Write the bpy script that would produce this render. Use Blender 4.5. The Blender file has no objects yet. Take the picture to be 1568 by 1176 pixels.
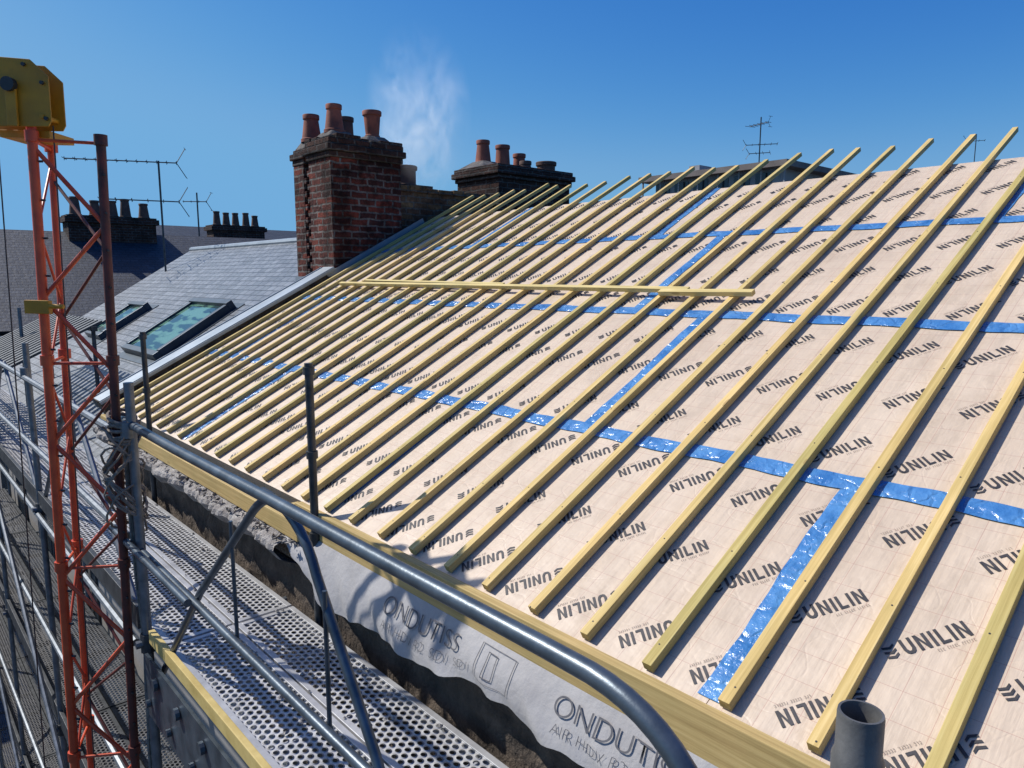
import bpy, math, random
from mathutils import Vector, Matrix, Euler, noise as mnoise
random.seed(7)
R=math.radians
TH=R(27.2); C=math.cos(TH); S=math.sin(TH)
EX,EZ=1.785,-1.27
GROUND=-10.0

# ------------------------------------------------------------ builder
class MB:
    def __init__(s): s.v=[]; s.f=[]
    def poly(s,pts):
        n=len(s.v); s.v+= [tuple(p) for p in pts]; s.f.append(tuple(range(n,n+len(pts))))
    def box(s,x0,x1,y0,y1,z0,z1):
        n=len(s.v)
        s.v+=[(x0,y0,z0),(x1,y0,z0),(x1,y1,z0),(x0,y1,z0),(x0,y0,z1),(x1,y0,z1),(x1,y1,z1),(x0,y1,z1)]
        for q in ((0,3,2,1),(4,5,6,7),(0,1,5,4),(1,2,6,5),(2,3,7,6),(3,0,4,7)): s.f.append(tuple(n+i for i in q))
    def frus(s,a,b):
        n=len(s.v)
        for (x0,x1,y0,y1,z) in (a,b): s.v+=[(x0,y0,z),(x1,y0,z),(x1,y1,z),(x0,y1,z)]
        for q in ((0,3,2,1),(4,5,6,7),(0,1,5,4),(1,2,6,5),(2,3,7,6),(3,0,4,7)): s.f.append(tuple(n+i for i in q))
    def beam(s,p,q,w,h,up=(0,0,1)):
        p=Vector(p);q=Vector(q);d=(q-p).normalized();u=Vector(up)
        sd=d.cross(u)
        if sd.length<1e-4: sd=d.cross(Vector((1,0,0)))
        sd.normalize();u=sd.cross(d).normalized()
        n=len(s.v)
        for e in (p,q):
            for a,b in ((-1,-1),(1,-1),(1,1),(-1,1)): s.v.append(tuple(e+sd*a*w/2+u*b*h/2))
        for f in ((0,1,2,3),(7,6,5,4),(0,4,5,1),(1,5,6,2),(2,6,7,3),(3,7,4,0)): s.f.append(tuple(n+i for i in f))
    def sweep(s,pts,w,h):
        n=len(s.v)
        for p in pts:
            for a,b in ((-1,-1),(1,-1),(1,1),(-1,1)): s.v.append((p[0],p[1]+a*w/2,p[2]+b*h/2))
        k=len(pts)
        s.f.append((n,n+3,n+2,n+1)); e=n+4*(k-1); s.f.append((e,e+1,e+2,e+3))
        for i in range(k-1):
            a=n+4*i
            for j in range(4):
                j2=(j+1)%4; s.f.append((a+j,a+j2,a+4+j2,a+4+j))
    def tube(s,pts,r,seg=10,caps=True):
        pts=[Vector(p) for p in pts]; n0=len(s.v); k=len(pts)
        prev=None
        for i,p in enumerate(pts):
            d=(pts[min(i+1,k-1)]-pts[max(i-1,0)]).normalized()
            if prev is None:
                a=d.cross(Vector((0,0,1)))
                if a.length<1e-3: a=d.cross(Vector((0,1,0)))
            else: a=prev-d*prev.dot(d)
            a.normalize(); prev=a; b=d.cross(a)
            for j in range(seg):
                t=2*math.pi*j/seg; s.v.append(tuple(p+(a*math.cos(t)+b*math.sin(t))*r))
        for i in range(k-1):
            for j in range(seg):
                j2=(j+1)%seg
                s.f.append((n0+i*seg+j,n0+i*seg+j2,n0+(i+1)*seg+j2,n0+(i+1)*seg+j))
        if caps:
            s.f.append(tuple(n0+j for j in reversed(range(seg)))); s.f.append(tuple(n0+(k-1)*seg+j for j in range(seg)))
    def lathe(s,cx,cy,prof,seg=20):
        n0=len(s.v)
        for r,z in prof:
            for j in range(seg):
                t=2*math.pi*j/seg; s.v.append((cx+r*math.cos(t),cy+r*math.sin(t),z))
        for i in range(len(prof)-1):
            for j in range(seg):
                j2=(j+1)%seg
                s.f.append((n0+i*seg+j,n0+i*seg+j2,n0+(i+1)*seg+j2,n0+(i+1)*seg+j))
    def obj(s,name,mat,parent=None,mw=None,smooth=False,bevel=0):
        me=bpy.data.meshes.new(name); me.from_pydata(s.v,[],s.f); me.update()
        o=bpy.data.objects.new(name,me); bpy.context.scene.collection.objects.link(o)
        me.materials.append(mat)
        if smooth:
            for p in me.polygons: p.use_smooth=True
            try: me.set_sharp_from_angle(angle=R(40))
            except Exception: pass
        if mw is not None: o.matrix_world=mw
        if parent: o.parent=parent
        if bevel:
            m=o.modifiers.new('bev','BEVEL'); m.width=bevel; m.segments=2; m.limit_method='ANGLE'
        return o
def empty(name):
    o=bpy.data.objects.new(name,None); bpy.context.scene.collection.objects.link(o); o.empty_display_size=.2; return o

# ------------------------------------------------------------ materials
class M:
    def __init__(s,name,rough=.7,metal=0,spec=.5):
        s.m=bpy.data.materials.new(name); s.m.use_nodes=True; s.t=s.m.node_tree; s.n=s.t.nodes; s.l=s.t.links
        s.b=s.n['Principled BSDF']; s.b.inputs['Roughness'].default_value=rough; s.b.inputs['Metallic'].default_value=metal
        s.b.inputs['Specular IOR Level'].default_value=spec
        s.tc=s.n.new('ShaderNodeTexCoord')
    def link(s,a,b): s.l.new(a,b)
    def coord(s,scale=(1,1,1)):
        mp=s.n.new('ShaderNodeMapping'); mp.inputs['Scale'].default_value=scale; s.link(s.tc.outputs['Object'],mp.inputs[0]); return mp.outputs[0]
    def noise(s,scale,vec=None,detail=6,rough=.6):
        n=s.n.new('ShaderNodeTexNoise'); n.inputs['Scale'].default_value=scale; n.inputs['Detail'].default_value=detail; n.inputs['Roughness'].default_value=rough
        s.link(vec if vec is not None else s.tc.outputs['Object'],n.inputs['Vector']); return n.outputs['Fac']
    def ramp(s,fac,stops):
        r=s.n.new('ShaderNodeValToRGB'); e=r.color_ramp.elements
        e[0].position=stops[0][0]; e[0].color=tuple(stops[0][1])+(1,)
        e[1].position=stops[-1][0]; e[1].color=tuple(stops[-1][1])+(1,)
        for p,c in stops[1:-1]:
            x=e.new(p); x.color=tuple(c)+(1,)
        s.link(fac,r.inputs[0]); return r.outputs[0]
    def mix(s,fac,a,b,mode='MIX'):
        x=s.n.new('ShaderNodeMix'); x.data_type='RGBA'; x.blend_type=mode
        for sock,val in ((x.inputs[0],fac),(x.inputs[6],a),(x.inputs[7],b)):
            if hasattr(val,'is_output'): s.link(val,sock)
            elif isinstance(val,(int,float)): sock.default_value=val
            else: sock.default_value=tuple(val)+(1,)
        return x.outputs[2]
    def math(s,op,a,b=None,c=None):
        x=s.n.new('ShaderNodeMath'); x.operation=op
        for i,v in enumerate((a,b,c)):
            if v is None: continue
            if hasattr(v,'is_output'): s.link(v,x.inputs[i])
            else: x.inputs[i].default_value=v
        return x.outputs[0]
    def sep(s,vec=None):
        x=s.n.new('ShaderNodeSeparateXYZ'); s.link(vec if vec is not None else s.tc.outputs['Object'],x.inputs[0]); return x.outputs
    def comb(s,x,y,z=0):
        n=s.n.new('ShaderNodeCombineXYZ')
        for i,v in enumerate((x,y,z)):
            if hasattr(v,'is_output'): s.link(v,n.inputs[i])
            else: n.inputs[i].default_value=v
        return n.outputs[0]
    def col(s,c):
        if hasattr(c,'is_output'): s.link(c,s.b.inputs['Base Color'])
        else: s.b.inputs['Base Color'].default_value=tuple(c)+(1,)
    def bump(s,h,strength=.4,dist=.01,prev=None):
        b=s.n.new('ShaderNodeBump'); b.inputs['Strength'].default_value=strength; b.inputs['Distance'].default_value=dist
        s.link(h,b.inputs['Height'])
        if prev is not None: s.link(prev,b.inputs['Normal'])
        s.link(b.outputs[0],s.b.inputs['Normal']); return b.outputs[0]
def simple(name,c1,c2,scale=5,rough=.7,metal=0,bump=.2,bd=.005,spec=.5,stretch=(1,1,1)):
    m=M(name,rough,metal,spec); v=m.coord(stretch)
    f=m.noise(scale,v); m.col(m.ramp(f,[(.3,c1),(.7,c2)]))
    if bump: m.bump(m.noise(scale*6,v),bump,bd)
    return m.m

# insulation facing: kraft/foil film with printed grid
m=M('insulation_facing',.5,0,.65)
x,y,z=m.sep()
def gridline(m,c,p,w):
    f=m.math('FRACT',m.math('DIVIDE',c,p)); d=m.math('ABSOLUTE',m.math('SUBTRACT',f,.5)); return m.math('GREATER_THAN',d,.5-w/p/2)
g=m.math('MAXIMUM',gridline(m,x,.1,.0018),gridline(m,m.math('ADD',y,.03),.1,.0018))
base=m.ramp(m.noise(1.3,detail=4),[(.3,(.55,.435,.32)),(.7,(.63,.51,.38))])
stain=m.ramp(m.noise(9,detail=8,rough=.7),[(.35,(.8,.78,.75)),(.6,(1,1,1))])
base=m.mix(.35,base,stain,'MULTIPLY')
dirt=m.ramp(m.noise(2.1,m.coord((1,2.2,1)),9,.75),[(.50,(1,1,1)),(.72,(.74,.72,.69))])
base=m.mix(.75,base,dirt,'MULTIPLY')
m.col(m.mix(m.math('MULTIPLY',g,.55),base,(.36,.17,.13)))
w=m.n.new('ShaderNodeTexVoronoi'); w.feature='DISTANCE_TO_EDGE'; w.inputs['Scale'].default_value=3
n1=m.n.new('ShaderNodeVectorMath'); n1.operation='ADD'
nz=m.n.new('ShaderNodeTexNoise'); nz.inputs['Scale'].default_value=3; m.link(m.tc.outputs['Object'],nz.inputs['Vector'])
m.link(m.tc.outputs['Object'],n1.inputs[0]); m.link(nz.outputs['Color'],n1.inputs[1]); m.link(n1.outputs[0],w.inputs['Vector'])
b1=m.bump(m.math('MINIMUM',w.outputs['Distance'],.03),.5,.03)
b1=m.bump(m.noise(1,m.coord((2.5,26,1)),4,.6),.2,.02,b1)
m.bump(m.noise(8,detail=3),.28,.018,b1)
MAT_INS=m.m

# blue tape
m=M('blue_joint_tape',.22,0,.8)
m.col(m.ramp(m.noise(7,detail=5),[(.35,(.035,.15,.38)),(.65,(.10,.27,.53))]))
v=m.n.new('ShaderNodeTexVoronoi'); v.inputs['Scale'].default_value=9; v.feature='DISTANCE_TO_EDGE'
nd=m.n.new('ShaderNodeVectorMath'); nd.operation='MULTIPLY_ADD'; n2=m.n.new('ShaderNodeTexNoise'); n2.inputs['Scale'].default_value=9; m.link(m.tc.outputs['Object'],n2.inputs['Vector'])
m.link(n2.outputs['Color'],nd.inputs[0]); nd.inputs[1].default_value=(.16,.16,.16); m.link(m.tc.outputs['Object'],nd.inputs[2]); m.link(nd.outputs[0],v.inputs['Vector'])
b1=m.bump(m.math('MINIMUM',v.outputs['Distance'],.12),.8,.035); m.bump(m.noise(17,detail=5),.6,.018,b1)
MAT_TAPE=m.m

def wood(name,ca,cb,cc,axis=0,period=None):
    m=M(name,.65,0,.25)
    sc=[70,70,70]; sc[axis]=1.6
    f=m.noise(1,m.coord(tuple(sc)),6,.65)
    c=m.ramp(f,[(.28,ca),(.52,cb),(.75,cc)])
    big=m.ramp(m.noise(2.3,detail=6),[(.3,(.80,.82,.74)),(.7,(1.1,1.05,1.0))])
    c=m.mix(.9,c,big,'MULTIPLY')
    if period:
        y=m.sep()[1]
        k=m.math('FLOOR',m.math('DIVIDE',y,period)); wn=m.n.new('ShaderNodeTexWhiteNoise'); wn.noise_dimensions='1D'; m.link(k,wn.inputs['W'])
        c=m.mix(.85,c,m.ramp(wn.outputs['Value'],[(0,(.76,.80,.66)),(.5,(1,.96,.9)),(1,(1.12,1.02,.95))]),'MULTIPLY')
    kn=m.n.new('ShaderNodeTexVoronoi'); kn.inputs['Scale'].default_value=1
    ks=[10,10,10]; ks[axis]=2.6
    m.link(m.coord(tuple(ks)),kn.inputs['Vector'])
    c=m.mix(m.math('MULTIPLY',m.math('LESS_THAN',kn.outputs['Distance'],.09),.5),c,(.26,.15,.05))
    m.col(c); m.bump(f,.3,.003)
    return m.m
MAT_BAT=wood('treated_batten_wood',(.43,.325,.125),(.60,.465,.20),(.73,.60,.31),0,.2724)
MAT_BOARD=wood('treated_board_wood',(.35,.245,.10),(.50,.37,.16),(.63,.49,.24),1)

def brick(name,c1,c2,mortar,soot=.6,bw=.225,rh=.075,ms=.011,sootpos=(.40,.6)):
    m=M(name,.9,0,.2)
    x,y,z=m.sep()
    nzv=m.n.new('ShaderNodeTexNoise'); nzv.inputs['Scale'].default_value=7; nzv.inputs['Detail'].default_value=4; m.link(m.tc.outputs['Object'],nzv.inputs['Vector'])
    off=m.math('MULTIPLY',m.math('SUBTRACT',nzv.outputs['Fac'],.5),.07)
    vec=m.comb(m.math('ADD',m.math('ADD',x,y),off),m.math('ADD',z,m.math('MULTIPLY',off,.6)),0)
    b=m.n.new('ShaderNodeTexBrick'); m.link(vec,b.inputs['Vector'])
    b.inputs['Color1'].default_value=tuple(c1)+(1,); b.inputs['Color2'].default_value=tuple(c2)+(1,); b.inputs['Mortar'].default_value=tuple(mortar)+(1,)
    b.inputs['Scale'].default_value=1; b.inputs['Mortar Size'].default_value=ms; b.inputs['Mortar Smooth'].default_value=.3; b.inputs['Brick Width'].default_value=bw; b.inputs['Row Height'].default_value=rh; b.inputs['Bias'].default_value=.1
    s1=m.ramp(m.noise(2.3,detail=9,rough=.75),[(sootpos[0],(.14,.13,.13)),(sootpos[1],(1,1,1))])
    s2=m.ramp(m.noise(26,detail=6),[(.3,(.5,.5,.5)),(.7,(1.2,1.2,1.2))])
    pale=m.ramp(m.noise(5,detail=8,rough=.8),[(.58,(0,0,0)),(.72,(1,1,1))])
    c=m.mix(soot,b.outputs['Color'],s1,'MULTIPLY'); c=m.mix(.85,c,s2,'MULTIPLY')
    c=m.mix(m.math('MULTIPLY',pale,.28),c,(.33,.29,.25))
    m.col(c)
    h=m.math('ADD',m.math('MULTIPLY',b.outputs['Fac'],-1),m.math('MULTIPLY',m.noise(22,detail=8,rough=.7),1.3))
    m.bump(h,1,.018)
    return m.m
MAT_BRICK=brick('weathered_red_brick',(.34,.075,.045),(.10,.036,.03),(.24,.21,.185),.93,.235,.08,.013,(.41,.60))
MAT_BRICK2=brick('dark_brown_brick',(.11,.05,.036),(.06,.036,.03),(.13,.12,.11),.7)
MAT_BRICK3=brick('yellow_brick',(.34,.22,.11),(.16,.09,.06),(.2,.18,.15),.7)
MAT_STONE=simple('old_cement_flaunching',(.045,.04,.036),(.17,.155,.14),7,.95,bump=.8,bd=.02)
MAT_POT=simple('terracotta_pot',(.13,.04,.028),(.34,.10,.055),5,.8,bump=.3)
MAT_POTD=simple('sooty_clay_pot',(.05,.035,.03),(.15,.08,.055),6,.85,bump=.3)
MAT_WALL=simple('old_render_wall',(.045,.035,.027),(.15,.115,.085),6,.95,bump=1,bd=.03)
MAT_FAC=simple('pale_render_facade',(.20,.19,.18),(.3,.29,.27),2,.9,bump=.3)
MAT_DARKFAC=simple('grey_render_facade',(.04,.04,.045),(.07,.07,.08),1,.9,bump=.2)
MAT_ZINC=simple('zinc_flashing',(.20,.24,.27),(.34,.38,.41),3,.45,.4,.15)
MAT_GALV=simple('galvanised_steel',(.11,.125,.14),(.23,.25,.27),14,.45,.6,.15,.002)
MAT_RAIL=simple('blue_grey_painted_tube',(.04,.055,.07),(.11,.14,.17),9,.36,.45,.35,.002)
MAT_DKTUBE=simple('weathered_dark_tube',(.035,.038,.04),(.09,.095,.1),12,.5,.5,.1,.002)
MAT_PIPE=simple('weathered_grey_tube',(.07,.07,.07),(.18,.18,.175),14,.55,.3,.4,.002)
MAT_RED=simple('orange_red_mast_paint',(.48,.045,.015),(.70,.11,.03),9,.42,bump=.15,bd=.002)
MAT_DKRED=simple('shaded_mast_paint',(.05,.015,.012),(.16,.03,.02),12,.55,bump=.2,bd=.002)  # mast red again, with the shade on its right side put into the colour
MAT_YEL=simple('yellow_machine_paint',(.36,.165,.008),(.60,.29,.012),5,.55,bump=.3,bd=.003)
MAT_BLACK=simple('black_steel',(.015,.015,.015),(.04,.04,.04),10,.5)
MAT_ROPE=simple('old_rope',(.13,.11,.09),(.30,.25,.20),40,.95,bump=.6)
MAT_MEMB=simple('grey_membrane',(.29,.28,.275),(.41,.40,.39),3,.75,bump=.5,bd=.012)
MAT_INK=simple('black_print',(.02,.02,.022),(.06,.055,.055),30,.55,bump=0)
MAT_INKG=simple('grey_print',(.07,.07,.08),(.11,.11,.12),30,.7,bump=0)
MAT_INKS=simple('fine_grey_print',(.16,.12,.10),(.22,.17,.14),30,.7,bump=0)
MAT_GROUND=simple('asphalt',(.035,.035,.037),(.06,.06,.06),4,.95)
MAT_CONC=simple('grey_concrete',(.22,.23,.24),(.32,.33,.34),1.5,.85)
MAT_WINDOW=simple('dark_window_glass',(.02,.03,.04),(.04,.05,.06),1,.08,bump=0)
MAT_YTOE=simple('yellow_toe_board',(.40,.29,.08),(.58,.45,.17),8,.7)
MAT_DEBRIS=simple('mortar_rubble',(.20,.18,.165),(.44,.42,.39),12,.95,bump=1,bd=.02)

def slate(name,c1,c2,c3,rough=.45):
    m=M(name,rough,0,.5); x,y,z=m.sep()
    b=m.n.new('ShaderNodeTexBrick'); m.link(m.comb(y,x,0),b.inputs['Vector'])
    b.inputs['Color1'].default_value=tuple(c1)+(1,); b.inputs['Color2'].default_value=tuple(c2)+(1,); b.inputs['Mortar'].default_value=tuple(c3)+(1,)
    b.inputs['Scale'].default_value=1; b.inputs['Mortar Size'].default_value=.009; b.inputs['Brick Width'].default_value=.22; b.inputs['Row Height'].default_value=.13; b.inputs['Mortar Smooth'].default_value=.1
    c=m.mix(.8,b.outputs['Color'],m.ramp(m.noise(3,detail=8,rough=.7),[(.3,(.6,.6,.62)),(.7,(1.2,1.2,1.16))]),'MULTIPLY')
    m.col(c)
    saw=m.math('MULTIPLY',m.math('FRACT',m.math('DIVIDE',x,.13)),-1)
    h=m.math('ADD',saw,m.math('MULTIPLY',b.outputs['Fac'],-.6)); h=m.math('ADD',h,m.math('MULTIPLY',m.noise(9),.7))
    m.bump(h,.9,.025)
    return m.m
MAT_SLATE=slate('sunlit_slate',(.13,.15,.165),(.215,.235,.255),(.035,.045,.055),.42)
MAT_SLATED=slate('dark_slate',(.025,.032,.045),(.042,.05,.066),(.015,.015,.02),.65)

def perf(name,px,py,rx,ry,col1,col2):
    m=M(name,.42,.2); m.col(m.ramp(m.noise(6),[(.3,col1),(.7,col2)]))
    x,y,z=m.sep()
    row=m.math('FLOOR',m.math('DIVIDE',x,px))
    sh=m.math('FRACT',m.math('MULTIPLY',row,.5))
    u=m.math('SUBTRACT',m.math('FRACT',m.math('DIVIDE',x,px)),.5)
    v=m.math('SUBTRACT',m.math('FRACT',m.math('ADD',m.math('DIVIDE',y,py),sh)),.5)
    a=m.math('POWER',m.math('DIVIDE',m.math('ABSOLUTE',m.math('MULTIPLY',u,px)),rx),2); b=m.math('POWER',m.math('DIVIDE',m.math('ABSOLUTE',m.math('MULTIPLY',v,py)),ry),2)
    d=m.math('ADD',a,b); hole=m.math('LESS_THAN',d,1.0)
    rim=m.math('MINIMUM',d,2.6); m.bump(m.math('MULTIPLY',rim,-1),.9,.008)
    tr=m.n.new('ShaderNodeBsdfTransparent'); mx=m.n.new('ShaderNodeMixShader')
    m.link(hole,mx.inputs[0]); m.link(m.b.outputs[0],mx.inputs[1]); m.link(tr.outputs[0],mx.inputs[2])
    m.link(mx.outputs[0],m.n['Material Output'].inputs['Surface'])
    return m.m
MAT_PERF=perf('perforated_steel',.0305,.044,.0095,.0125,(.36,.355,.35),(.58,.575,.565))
MAT_PERFD=perf('shaded_perforated_steel',.0305,.044,.0095,.0125,(.10,.10,.10),(.17,.17,.17))  # darker copy of the deck steel, shade of the lower levels in its colour

# ------------------------------------------------------------ ground
g=MB(); g.poly([(-300,-300,GROUND),(500,-300,GROUND),(500,600,GROUND),(-300,600,GROUND)]); g.obj('ground',MAT_GROUND)
g=MB(); g.box(.2,1.7,-12,30,GROUND+.001,GROUND+.13); g.obj('pavement',MAT_CONC)

# ------------------------------------------------------------ main house
house=empty('house_roof_under_renovation')
MW=Matrix.Translation((EX,0,EZ))@Matrix.Rotation(-TH,4,'Y')
Y0,Y1=-3.2,7.95
SR=4.5
courses=[(0,1.085,1.12),(1.085,2.296,2.5),(2.296,3.495,.67),(3.495,SR,1.32)]
pan=MB(); tape=MB()
def tapestrip(a,b,w,axis):
    n=max(4,int((b[axis]-a[axis])/.04)); rows=4
    base=len(tape.v)
    ph=random.random()*9
    for i in range(n+1):
        t=i/n
        c=[a[0]+(b[0]-a[0])*t,a[1]+(b[1]-a[1])*t]
        wob=.005*math.sin(t*n*.31+ph)+.003*math.sin(t*n*.07+ph)
        for j in range(rows+1):
            o=(j/rows-.5)*w*(1+.05*math.sin(i*1.3+ph))+wob
            zz=.0035+ (random.random()*.0034 if 0<j<rows else random.random()*.001)
            p=[c[0],c[1]]; p[1-axis]+=o
            tape.v.append((p[0],p[1],zz+(.002 if axis==1 else 0)))
    for i in range(n):
        for j in range(rows):
            q=(base+i*(rows+1)+j,base+(i+1)*(rows+1)+j,base+(i+1)*(rows+1)+j+1,base+i*(rows+1)+j+1)
            tape.f.append(q if axis==0 else q[::-1])
for (s0,s1,j0) in courses:
    js=[j0+2.4*k for k in range(-3,5)]
    ys=[Y0]+[j for j in js if Y0+.1<j<Y1-.1]+[Y1]
    for a,b in zip(ys[:-1],ys[1:]): pan.box(s0+.0015,s1-.0015,a+.0015,b-.0015,-.1,0)
    for j in ys[1:-1]: tapestrip((s0+.02 if s0==0 else s0-.03,j),(s1+.03 if s1<SR else s1,j+random.uniform(-.015,.015)),.075,0)
for s in (1.085,2.296,3.495): tapestrip((s,Y0),(s+random.uniform(-.01,.01),Y1-.02),.085,1)
tapestrip((1.0,Y1-.28),(2.6,Y1-.28),.06,0)
pan.obj('insulation_panels',MAT_INS,house,MW)
tape.obj('blue_tape',MAT_TAPE,house,MW,smooth=True)
u=MB(); u.box(0,SR,Y0,Y1,-.24,-.101); u.obj('roof_boarding',MAT_BOARD,house,MW)
ink=MB(); inks=MB()
def letter(ch):
    w=.62;t=.18
    if ch=='I': return [[(0,0),(t,0),(t,1),(0,1)]],t
    if ch=='L': return [[(0,0),(.5,0),(.5,.17),(t,.17),(t,1),(0,1)]],.5
    if ch=='N': return [[(0,0),(t,0),(t,.66),(w-t,0),(w-.0,0),(w,0.001),(w,1),(w-t,1),(w-t,.34),(t,1),(0,1)]],w
    if ch=='U':
        out=[(0,1),(0,.3),(.07,.1),(.2,0),(.42,0),(.55,.1),(.62,.3),(.62,1),(.44,1),(.44,.32),(.36,.18),(.26,.18),(.18,.32),(.18,1)]
        return [out],w
def word(cx,cy,ang,h):
    polys=[]; x=0; fine=[]
    for ch in 'UNILIN':
        ps,w=letter(ch)
        for p in ps: polys.append([(a+x,b) for a,b in p])
        x+=w+.16
    W=x-.16
    for k in range(3):
        yy=.72-k*.3
        polys.append([(-.95,yy-.02),(-.55,yy-.12),(-.3,yy+.06),(-.3,yy+.2),(-.55,yy+.04),(-.95,yy+.12)])
    xx=W*.42
    for k in range(16):
        ww=random.uniform(.07,.09)
        if k not in (3,9):
            fine.append([(xx,-.36),(xx+.022,-.36),(xx+.022,-.2),(xx,-.2)])
            if random.random()<.8: fine.append([(xx+.025,-.36),(xx+ww,-.36),(xx+ww,-.338),(xx+.025,-.338)])
            if random.random()<.7: fine.append([(xx+.025,-.222),(xx+ww,-.222),(xx+ww,-.2),(xx+.025,-.2)])
        xx+=.125
    ca,sa=math.cos(ang),math.sin(ang)
    for dst,lst in ((ink,polys),(inks,fine)):
      for p in lst:
        pts=[]
        for a,b in p:
            a=(a-W/2)*h;b=(b-.5)*h
            pts.append((cx+a*ca-b*sa,cy+a*sa+b*ca,.0022))
        if all(.02<q[0]<SR-.02 and Y0+.05<q[1]<Y1-.05 for q in pts): dst.poly(pts)
row=0
s=.13
while s<SR:
    yy=Y0+.1+(row%2)*.1+(.67-.1-Y0)%.28-.28
    while yy<Y1:
        word(s+random.uniform(-.006,.006),yy,R(-41)+(math.pi if row%2==0 else 0),.055)
        yy+=.293
    row+=1; s+=.385
ink.obj('printed_lettering',MAT_INK,house,MW); inks.obj('printed_small_lettering',MAT_INKS,house,MW)
bat=MB(); nails=MB()
k=-14
while True:
    y=.789+.2724*k; k+=1
    if y>Y1-.05: break
    if y<Y0+.05: continue
    ext=random.uniform(4.95,5.10) + (.12 if y>6.5 else 0)
    w=random.uniform(.034,.040); j1=random.uniform(-.008,.008); j2=random.uniform(-.018,.018)
    bend=random.uniform(-.009,.009); tip=random.uniform(-.5,1.2)
    pts=[]
    for i in range(13):
        t=i/12; pts.append((.012+t*(ext-.012), y+j1+(j2-j1)*t+bend*math.sin(t*math.pi), .0235+.03*max(0,t-.88)*tip))
    bat.sweep(pts,w,.034)
    for sN in (.06,.55,1.2,1.9,2.6,3.3,4.0):
        sN+=random.uniform(-.05,.05); yn=y+j1+(j2-j1)*sN/ext+bend*math.sin(sN/ext*math.pi)+random.uniform(-.007,.007)
        nails.tube([(sN,yn,.0395),(sN,yn,.0415)],.0032,6)
bat.obj('counter_battens',MAT_BAT,house,MW,bevel=.0015)
nails.obj('nails',MAT_BLACK,house,MW)
lo=MB()
lo.beam((2.535,7.35,.058),(2.50,2.75,.058),.036,.03); lo.beam((2.46,2.95,.059),(2.475,2.28,.059),.04,.03)
lo.beam((2.60,6.9,.059),(2.545,4.6,.059),.028,.026)
lo.obj('loose_batten',wood('loose_batten_wood',(.42,.32,.12),(.62,.5,.22),(.75,.63,.34),1),house,MW)
eb=MB(); eb.box(EX-.055,EX-.012,Y0,3.78,EZ-.15,EZ+.012); eb.box(EX-.125,EX-.085,3.62,7.93,EZ-.16,EZ-.055)
eb.box(EX-.084,EX-.0125,3.79,3.83,EZ-.15,EZ-.0)
eb.obj('eaves_board',MAT_BOARD,house,bevel=.003)
wl=MB(); wl.box(EX+.06,10.0,Y0,8.0,-3.0,EZ-.2); wl.obj('upper_wall',MAT_WALL,house)
wl=MB(); wl.box(EX-.005,10.0,Y0,8.0,GROUND,-3.0); wl.obj('lower_facade',MAT_FAC,house)
wt=MB(); na,nbz=330,26
for i in range(na+1):
    y=Y0+(8-Y0)*i/na
    for j in range(nbz+1):
        z=-1.42-(3.02-1.42)*j/nbz
        q=Vector((0,y*2.6,z*4)); q2=Vector((3,y*9,z*13))
        d=mnoise.noise(q)*.035+mnoise.noise(q2)*.018
        led=0
        if z>-1.56: led=-.035*(1-abs(z+1.49)/.07) if abs(z+1.49)<.07 else 0
        wt.v.append((1.775+d*(.9)+led,y,z+mnoise.noise(q2+Vector((5,5,5)))*.012))
for i in range(na):
    for j in range(nbz):
        a=i*(nbz+1)+j; wt.f.append((a,a+1,a+nbz+2,a+nbz+1))
wt.obj('old_masonry_face',MAT_WALL,house)
wt=MB()
n_=220
for i in range(n_+1):
    y=3.75+4.2*i/n_; e=mnoise.noise(Vector((y*4,0,0)))*.05+mnoise.noise(Vector((y*17,3,0)))*.03
    h=mnoise.noise(Vector((y*7,9,0)))*.02
    for (xx,zz) in ((1.80,-1.42),(1.67,-1.435+h),(1.595+e,-1.462+h),(1.585+e,-1.49+h),(1.63+e*.6,-1.55+h*2),(1.74,-1.62)): wt.v.append((xx,y,zz))
for i in range(n_):
    for j in range(5):
        a=i*6+j; wt.f.append((a,a+1,a+7,a+6))
wt.obj('mortar_wall_head',MAT_DEBRIS,house)
rb=MB()
for i in range(520):
    y=random.uniform(3.6,7.9); x=random.uniform(1.60,1.70); r=random.uniform(.008,.028)
    z=-1.445+random.uniform(-.01,.012)
    pts=[Vector((x,y,z))+Vector((random.uniform(-1,1),random.uniform(-1,1),random.uniform(-.6,.8)))*r for _ in range(6)]
    rb.poly(pts[:3]);rb.poly([pts[0],pts[2],pts[3]]);rb.poly([pts[1],pts[4],pts[2]]);rb.poly([pts[3],pts[2],pts[4]]);rb.poly([pts[0],pts[3],pts[4],pts[1]])
rb.obj('wall_rubble',MAT_DEBRIS,house)
mb=MB(); ns=260
cols=12
def membpt(y,v):
    drop=.27+.05*math.sin(y*2.3+.6)+.018*math.sin(y*8+1)+.008*math.sin(y*23)
    if y>3.3: drop*= max(.3,1-(y-3.3)*1.6)
    t=v
    zz=-1.405-drop*t*.82; xx=1.728-.085*math.sin(min(t,1.)*1.5)-.012*math.sin(y*7+v*3)*v+.009*math.sin(y*19+v*5)*v-.006*math.sin(y*41+v*9)*v
    return (xx,y,zz)
for i in range(ns+1):
    y=Y0+(3.78-Y0)*i/ns
    for j in range(cols): mb.v.append(membpt(y,j/(cols-1)))
for i in range(ns):
    for j in range(cols-1):
        a=i*cols+j; mb.f.append((a,a+1,a+cols+1,a+cols))
mb.obj('breather_membrane',MAT_MEMB,house,smooth=True)
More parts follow.
